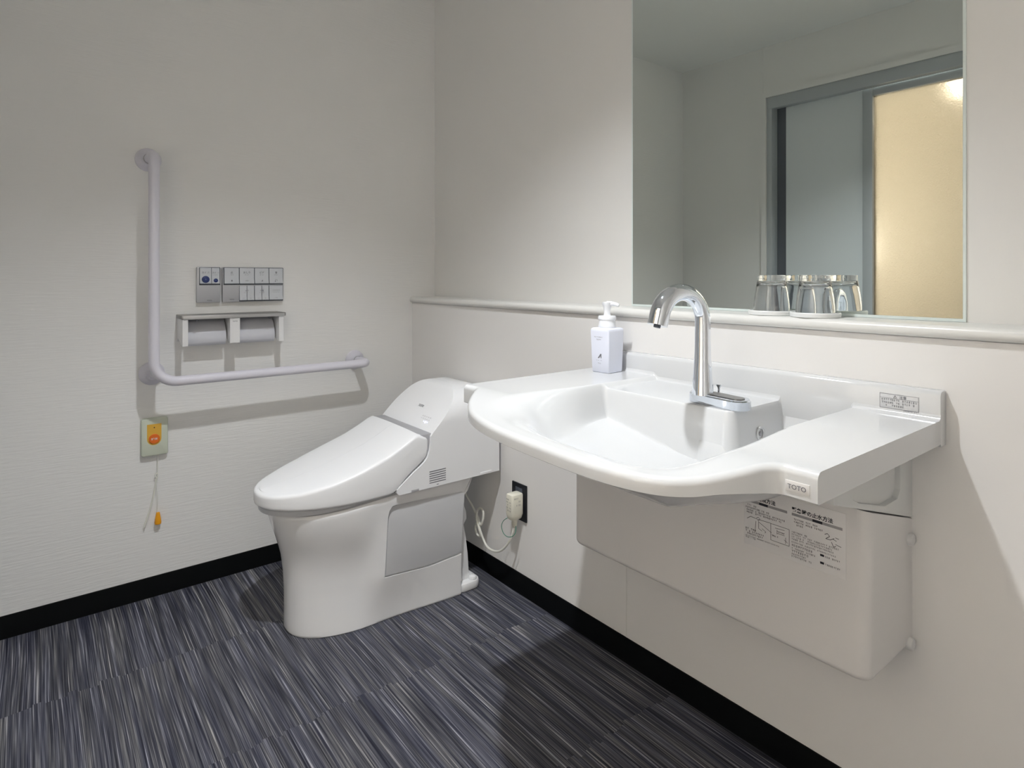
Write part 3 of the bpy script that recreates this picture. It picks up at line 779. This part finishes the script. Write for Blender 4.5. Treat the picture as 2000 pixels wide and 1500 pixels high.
# ================================================================== GRAB RAIL
t = thing('grab_rail', 'white L-shaped grab rail fixed to the left wall', 'grab rail', (0, -1.0, .75))
D = .128; RR = .0165; ya, zb_ = -1.0215, .7515
path = [Vector((.012, ya - .002, 1.497))]
def arc(c, r, a0, a1, plane, n=10):
    out = []
    for k in range(n + 1):
        a = math.radians(a0 + (a1 - a0) * k / n)
        if plane == 'xz': out.append(Vector((c[0] + r * math.cos(a), c[1], c[2] + r * math.sin(a))))
        if plane == 'yz': out.append(Vector((c[0], c[1] + r * math.cos(a), c[2] + r * math.sin(a))))
        if plane == 'xy': out.append(Vector((c[0] + r * math.cos(a), c[1] + r * math.sin(a), c[2])))
    return out
ra = .028
path += arc((D - ra, ya, 1.499 - ra), ra, 90, 0, 'xz')
rb = .070
path += arc((D, ya + rb, zb_ + rb), rb, 180, 270, 'yz', 14)
yend = -.287
path += arc((D - ra, yend - ra + .014, zb_), ra, 0, 90, 'xy')
path.append(Vector((.012, yend + .014, zb_)))
path[0] = Vector((.012, ya, 1.499))
MB().tube(path, RR, 24).build('rail', 'rail', t, ang=60)
FLP = [(.040, 0), (.040, .004), (.037, .010), (.026, .016), (.0205, .024), (.0195, .030), (.001, .030)]
for y, z in ((ya, 1.499), (yend + .014, zb_)):
    MB().lathe(FLP, 36, (0, y, z), 'x').build('mounting_flange', 'rail', t)
    MB().lathe([(.0172, .028), (.0180, .029), (.0180, .034), (.0172, .035)], 32, (0, y, z), 'x').build('joint_ring', 'hinge', t)
# support arm behind the corner bend
cy, cz = ya + rb * (1 - .707), zb_ + rb * (1 - .707)
MB().tube([(.012, cy - .01, cz - .005), (D * .55, cy - .004, cz - .002), (D, cy, cz)], [.0125, .0125, .0135], 20).build('support_arm', 'rail', t)
MB().lathe(FLP, 36, (0, cy - .01, cz - .005), 'x').build('mounting_flange', 'rail', t)

# ================================================================== REMOTE PANELS
def glyph(b, body, y, z, size, x, bold=.0001): b.text(body, (x, y, z), AY, AZ, size, 'CENTER', 1.0, bold)
xp = .0205
t = thing('flush_control', 'small silver flush panel with round blue buttons on the left wall', 'control panel', (0, -.834, 1.07))
MB().box(0, .018, -.874, -.796, 1.006, 1.134, .003).build('housing', 'silver', t)
MB().box(.0155, .0186, -.8665, -.7975, 1.069, 1.1325).build('key_surround', 'darkframe', t, smooth=False)
k1 = MB().prism([(1, 1)] * 0 or [(.012, 1.0735), (.0225, 1.0735), (.0185, 1.089), (.0185, 1.131), (.012, 1.131)], 1, -.8645, -.827, r=.0008) if False else None
def key(parent, y0, y1, z0, z1, m='silver2'):
    zc_ = z0 + (z1 - z0) * .30
    b = MB(); pts = [(.014, z0), (.0235, z0), (.0200, zc_), (.0195, z1), (.014, z1)]
    b.prism([(p[0], p[1]) for p in pts], 1, y0, y1, r=.0008)
    return b.build('key', m, parent, ang=12)
ka = key(t, -.8645, -.8275, 1.0745, 1.131); kb = key(t, -.826, -.7995, 1.0745, 1.131)
q = MB(); glyph(q, '\u6d41\u3059 \u5927', -.846, 1.111, .0082, .0204); q.build('printed_text', 'ink4', ka, smooth=False)
q = MB(); glyph(q, '\u6d41\u3059 \u5c0f', -.8128, 1.111, .0072, .0204); q.scribble((.0204, -.822, 1.104), AY, AZ, .018, .0028, .9); q.build('printed_text', 'ink4', kb, smooth=False)
sv = Vector((-.0035, 0, .018)).normalized()
def rbut(parent, y, z, r):
    b = MB().lathe([(r, -.003), (r, .0008), (r - .001, .0014), (.0005, .0014)], 32, (0, 0, 0), 'x')
    b.bm.transform(Matrix.Translation((.0223, y, z)) @ Matrix.Rotation(math.radians(8), 4, 'Y').inverted())
    o = b.build('round_button', 'navy', parent)
    g = MB(); c = Vector((.0246, y, z))
    for k in range(6):
        a = PI * k / 3; g.line(c, AY, sv, (0, 0), (r * .42 * math.cos(a), r * .42 * math.sin(a)), .0004)
    g.disc(c, AY, sv, r * .14)
    g.build('printed_icon', 'iconblue', o, smooth=False)
rbut(ka, -.846, 1.0895, .0125); rbut(kb, -.8128, 1.0855, .0072)
q = MB(); glyph(q, 'TOTO', -.833, 1.0115, .0058, .0183); q.build('printed_text', 'ink2', t, smooth=False)

t = thing('washlet_remote', 'wide silver remote panel with ten keys beside the flush panel', 'remote control', (0, -.68, 1.07))
MB().box(0, .017, -.789, -.571, 1.006, 1.134, .003).build('housing', 'silver', t)
MB().box(.0150, .0176, -.7865, -.5725, 1.069, 1.1330).box(.0150, .0176, -.7320, -.5725, 1.0075, 1.066).build('key_surround', 'darkframe', t, smooth=False)
cols = [(-.7835, -.7335), (-.7310, -.6800), (-.6775, -.6270), (-.6245, -.5745)]
tops = ['\u6b62', '\u304a\u3057\u308a', '\u30d3\u30c7', '\u97f3']
for (y0, y1), s_ in zip(cols, tops):
    k_ = key(t, y0, y1, 1.0740, 1.1315, 'silver2'); yc_ = (y0 + y1) / 2
    q = MB(); glyph(q, s_, yc_, 1.1115, .0088, .0203, .00015); q.scribble((.0203, yc_ - .007, 1.1045), AY, AZ, .014, .0028, .9)
    c = Vector((.0228, yc_, 1.0815))
    if s_ == '\u6b62': q.poly(c, AY, sv, [(-.002, 0), (.002, 0), (.002, .006), (-.002, .006)])
    elif s_ == '\u304a\u3057\u308a':
        q.line(c, AY, sv, (-.007, .003), (-.001, .003), .0009); q.line(c, AY, sv, (.001, .003), (.007, .003), .0009); q.line(c, AY, sv, (0, 0), (0, .006), .0009)
    elif s_ == '\u30d3\u30c7': q.poly(c, AY, sv, [(-.003, 0), (.003, 0), (.003, .007), (0, .003)])
    else: q.line(c, AY, sv, (-.003, .007), (.003, .007), .001); q.line(c, AY, sv, (-.003, .007), (-.003, 0), .001); q.line(c, AY, sv, (.003, .007), (.003, 0), .001); q.disc(c - AY * .004, AY, sv, .0018)
    q.build('printed_text', 'ink2', k_, smooth=False)
for (y0, y1), s_ in zip(cols[1:3], ['\u6c34\u52e2', '\u4f4d\u7f6e']):
    ym = (y0 + y1) / 2
    kk = key(t, y0, ym - .0008, 1.0120, 1.0655); k2 = key(t, ym + .0008, y1, 1.0120, 1.0655)
    q = MB(); glyph(q, s_, ym, 1.0445, .0072, .0204); q.scribble((.0204, ym - .010, 1.0385), AY, AZ, .020, .0026, .9)
    q.line((.0232, ym - .0125, 1.0185), AY, sv, (-.0035, 0), (.0035, 0), .0008); q.line((.0232, ym + .0125, 1.0185), AY, sv, (-.003, 0), (.003, 0), .0008); q.line((.0232, ym + .0125, 1.0185), AY, sv, (0, -.003), (0, .003), .0008)
    q.build('printed_text', 'ink4', kk, smooth=False)
k_ = key(t, cols[3][0], cols[3][1], 1.0120, 1.0655, 'silver2')
q = MB(); q.scribble((.0204, -.613, 1.046), AY, AZ, .028, .0040, 1); q.scribble((.0204, -.612, 1.039), AY, AZ, .024, .0028, .9); q.scribble((.0234, -.604, 1.0165), AY, AZ, .009, .0045, 1); q.build('printed_text', 'ink4', k_, smooth=False)
q = MB(); glyph(q, 'TOTO', -.7575, 1.0135, .0058, .0173); q.build('printed_text', 'ink2', t, smooth=False)

# ================================================================== PAPER HOLDER
t = thing('paper_holder', 'double toilet paper holder with steel shelf on the left wall', 'paper holder', (0, -.76, .9))
sh = MB().box(0, .102, -.937, -.589, .9535, .9665, .002)
sh.build('shelf', 'steel', t)
MB().box(.1021, .1035, -.932, -.594, .9525, .9645, .0005).build('shelf_edge', 'steeledge', t)
def arm(y0, y1, zb=.862, xf=.100):
    return MB().prism([(.0, .9534), (xf, .9534), (xf, zb), (xf - .012, zb - .002), (.020, zb + .022), (0, .87)], 1, y0, y1, r=.0015)
arm(-.934, -.9165).build('side_arm', 'holder', t)
arm(-.7835, -.7500, .864).build('middle_arm', 'holder', t)
arm(-.6140, -.5965, .860).build('side_arm', 'holder', t)
MB().box(0, .006, -.917, -.614, .880, .9534).build('back_plate', 'holder', t)
q = MB(); q.text('TOTO', (.1004, -.7668, .9390), AY, AZ, .0058, 'CENTER', 1.0, .0001); q.build('printed_text', 'ink2', t, smooth=False)
for y in (-.889, -.648):
    MB().lathe([(.004, 0), (.004, .004), (.001, .0045)], 16, (.098, y, .9485), 'x').build('shelf_screw', 'dark', t)
for y0, y1 in ((-.914, -.786), (-.7475, -.6165)):
    fr_ = catmull([(.020, 0, .949), (.038, 0, .938), (.054, 0, .918), (.063, 0, .899), (.0665, 0, .882), (.0625, 0, .867), (.0540, 0, .857)], 4)
    bk_ = catmull([(.018, 0, .946), (.0365, 0, .936), (.0520, 0, .9168), (.0608, 0, .8984), (.0643, 0, .882), (.0605, 0, .868), (.0525, 0, .859)], 4)
    pts = [(p.x, p.z) for p in fr_] + [(p.x, p.z) for p in bk_[::-1]]
    MB().prism(pts, 1, y0 + .002, y1 - .002).build('cutter_plate', 'flap', t, ang=50)
def roll(y0, y1, label):
    t = thing('toilet_paper_roll', label, 'toilet paper', (.036, (y0 + y1) / 2, .884), 'rolls in the double paper holder')
    b = MB(); b.lathe([(.0180, y0), (.0255, y0), (.0262, y0 + .001), (.0262, y1 - .001), (.0255, y1), (.0180, y1)], 40, (.036, 0, .884), 'y', cap0=False, cap1=False)
    b.lathe([(.0180, y0), (.0180, y1)], 40, (.036, 0, .884), 'y', cap0=False, cap1=False)
    b.build('paper', 'paper', t)
    MB().lathe([(.0178, y0 + .001), (.0178, y1 - .001), (.0168, y1 - .001), (.0168, y0 + .001)], 32, (.036, 0, .884), 'y', cap0=False, cap1=False).build('core', 'plug', t)
roll(-.912, -.788, 'white toilet paper roll in the left half of the paper holder')
roll(-.7455, -.6185, 'white toilet paper roll in the right half of the paper holder')

# ================================================================== EMERGENCY CALL BUTTON
t = thing('call_button', 'ivory emergency call button with amber label and pull cord', 'call button', (0, -1.004, .55))
b = MB(); rg = []
for x, i in ((0, 0), (.015, 0), (.0185, .0012), (.020, .004)):
    rg.append([(x, -1.004 + y, .551 + z) for y, z in rrect(.080 - 2 * i, .128 - 2 * i, .007)])
b.rings(rg).build('cover_plate', 'ivory', t)
pts = [(-.0215, .0385), (-.0215, -.012)] + [(.0215 * math.cos(math.radians(a)), -.012 + .0215 * math.sin(math.radians(a))) for a in range(190, 351, 16)] + [(.0215, -.012), (.0215, .0385)]
b = MB(); c = Vector((.0203, -1.006, .557)); b.poly(c, AY, AZ, pts); lb = b.build('label_plate', 'yellow', t, smooth=False, recalc=False)
MB().disc(c + AX * .0003 + AZ * .0265, AY, AZ, .0020, n=16).build('indicator_light', 'ink', lb, smooth=False, recalc=False)
bb = MB().lathe([(.0165, -.002), (.0165, .0025), (.0150, .004), (.0005, .0045)], 36, (.0203, -1.006, .545), 'x')
bt = bb.build('push_button', 'orange', t)
q = MB(); q.text('\u547c\u51fa', (.0251, -1.006, .5415), AY, AZ, .0095, 'CENTER', 1, .0003); q.build('printed_text', 'whiteprint', bt, smooth=False)
cdm = [(.012, -.9935, .490), (.0125, -.9945, .46), (.0125, -.9955, .425)]
MB().tube(catmull(cdm, 6), .0011, 8).build('pull_cord', 'cord', t)
MB().tube(catmull([(.0125, -.9955, .424), (.012, -1.003, .418), (.014, -.998, .408), (.012, -1.000, .395), (.0125, -1.004, .360), (.013, -1.013, .320), (.012, -1.024, .280), (.011, -1.0325, .250), (.010, -1.0345, .246), (.010, -1.0335, .256), (.012, -1.020, .300), (.013, -1.008, .350), (.014, -1.001, .395), (.014, -.995, .410), (.0125, -.9955, .424)], 6), .0019, 8).build('cord_loop', 'cord', t)
MB().tube(catmull([(.0125, -1.001, .402), (.0125, -.998, .370), (.0125, -.9945, .330), (.012, -.9955, .300), (.012, -.9945, .285)], 6), .0009, 8).build('pull_cord', 'cord', t)
MB().lathe([(.001, .040), (.0052, .040), (.0060, .036), (.0088, .020), (.0105, .006), (.0095, .001), (.001, 0)], 24, (.0125, -.9940, .2480)).build('pull_knob', 'knob', t)

# ================================================================== SOAP DISPENSER
BX, BY = 1.2475, -.0800
t = thing('soap_dispenser', 'square white pump bottle on the left arm of the basin', 'soap dispenser', (BX, BY, .8365))
rotm = Matrix.Translation((BX, BY, .8365)) @ Matrix.Rotation(math.radians(3), 4, 'Z')
b = MB(); rg = []
for z, h, r in ((0, .0285, .004), (.002, .0300, .004), (.06, .0318, .004), (.112, .0332, .004), (.1185, .0328, .005), (.1215, .0290, .006), (.1225, .020, .006)):
    rg.append([(x, y, z) for x, y in rrect(2 * h, 2 * h, r)])
b.rings(rg); b.bm.transform(rotm); b.build('bottle', 'bottle', t, ang=50)
b = MB().lathe([(.0235, .122), (.0245, .124), (.0245, .128), (.0232, .130), (.0232, .143), (.0250, .145), (.0250, .151), (.0232, .1545), (.001, .1545)], 40); b.bm.transform(rotm); b.build('collar', 'pump', t)
b = MB().lathe([(.0120, .153), (.0100, .156), (.0088, .160), (.0088, .168), (.0105, .175), (.0118, .182), (.0140, .187), (.0135, .192), (.001, .1935)], 32)
b.bm.transform(rotm); b.build('pump_head', 'pump', t)
b = MB().tube([(0, 0, .188), (.012, .004, .1885), (.024, .008, .1865), (.033, .011, .1835)], [.0075, .0065, .0055, .0045], 16); b.bm.transform(rotm); b.build('nozzle', 'pump', t)
q = MB(); R_ = rotm.to_3x3() @ AX; Y_ = -(rotm.to_3x3() @ AY)
def BF(u, v): return rotm @ Vector((u, -.0302 - .0029 * v / .11 - .0003, v)) 
q.scribble(BF(-.018, .0955), R_, AZ, .030, .0030, .95, .8); q.scribble(BF(-.011, .0885), R_, AZ, .017, .0036, .95, .8)
q.build('printed_name', 'ink2', t, smooth=False); q = MB()
q.poly(BF(-.007, .0390), R_, AZ, [(0, 0), (.0055, 0), (.0090, .0060), (.0105, .0005), (.0130, 0), (.0130, .0120), (.0105, .0140)])
q.scribble(BF(-.012, .0320), R_, AZ, .020, .0020, .8); q.scribble(BF(-.007, .0235), R_, AZ, .012, .0030, 1)
q.build('printed_emblem', 'ink2', t, smooth=False)

# ================================================================== TUMBLERS ON COASTERS
def tumbler(x, y, lc, lt):
    z0 = 1.0092
    c = MB().lathe([(.001, 0), (.0500, 0), (.0520, .0015), (.0522, .0090), (.0508, .0110), (.0492, .0110), (.0482, .0084), (.001, .0084)], 56, (x, y, z0)).build('coaster', 'coaster', None)
    tag(c, lc, 'coaster', 'white coasters under the tumblers')
    zz = z0 + .0087
    pr_ = [(.0385, 0), (.0400, .001), (.0405, .003), (.0395, .020), (.0370, .045), (.0335, .068), (.0315, .080), (.0305, .0865), (.0312, .090), (.0300, .0925), (.001, .0925)]
    inn = [(.001, .0760), (.0250, .0760), (.0290, .0725), (.0318, .060), (.0350, .042), (.0375, .020), (.0388, .003), (.0385, 0)]
    g = MB(); prof = [(r_, h_ * .925) for r_, h_ in pr_ + inn]
    g.lathe(prof, 56, (x, y, zz), cap0=False, cap1=False)
    bmesh.ops.remove_doubles(g.bm, verts=g.bm.verts[:], dist=.00005)
    o = g.build('tumbler', 'glass', None, ang=60)
    tag(o, lt, 'drinking glass', 'upturned tumblers on the ledge')
tumbler(1.657, .047, 'white round coaster on the ledge under the left tumbler, nearer the tap', 'clear tumbler upside down on the ledge, the one nearer the tap')
tumbler(1.7615, .043, 'white round coaster on the ledge under the right tumbler, farther from the tap', 'clear tumbler upside down on the ledge, the one farther from the tap')
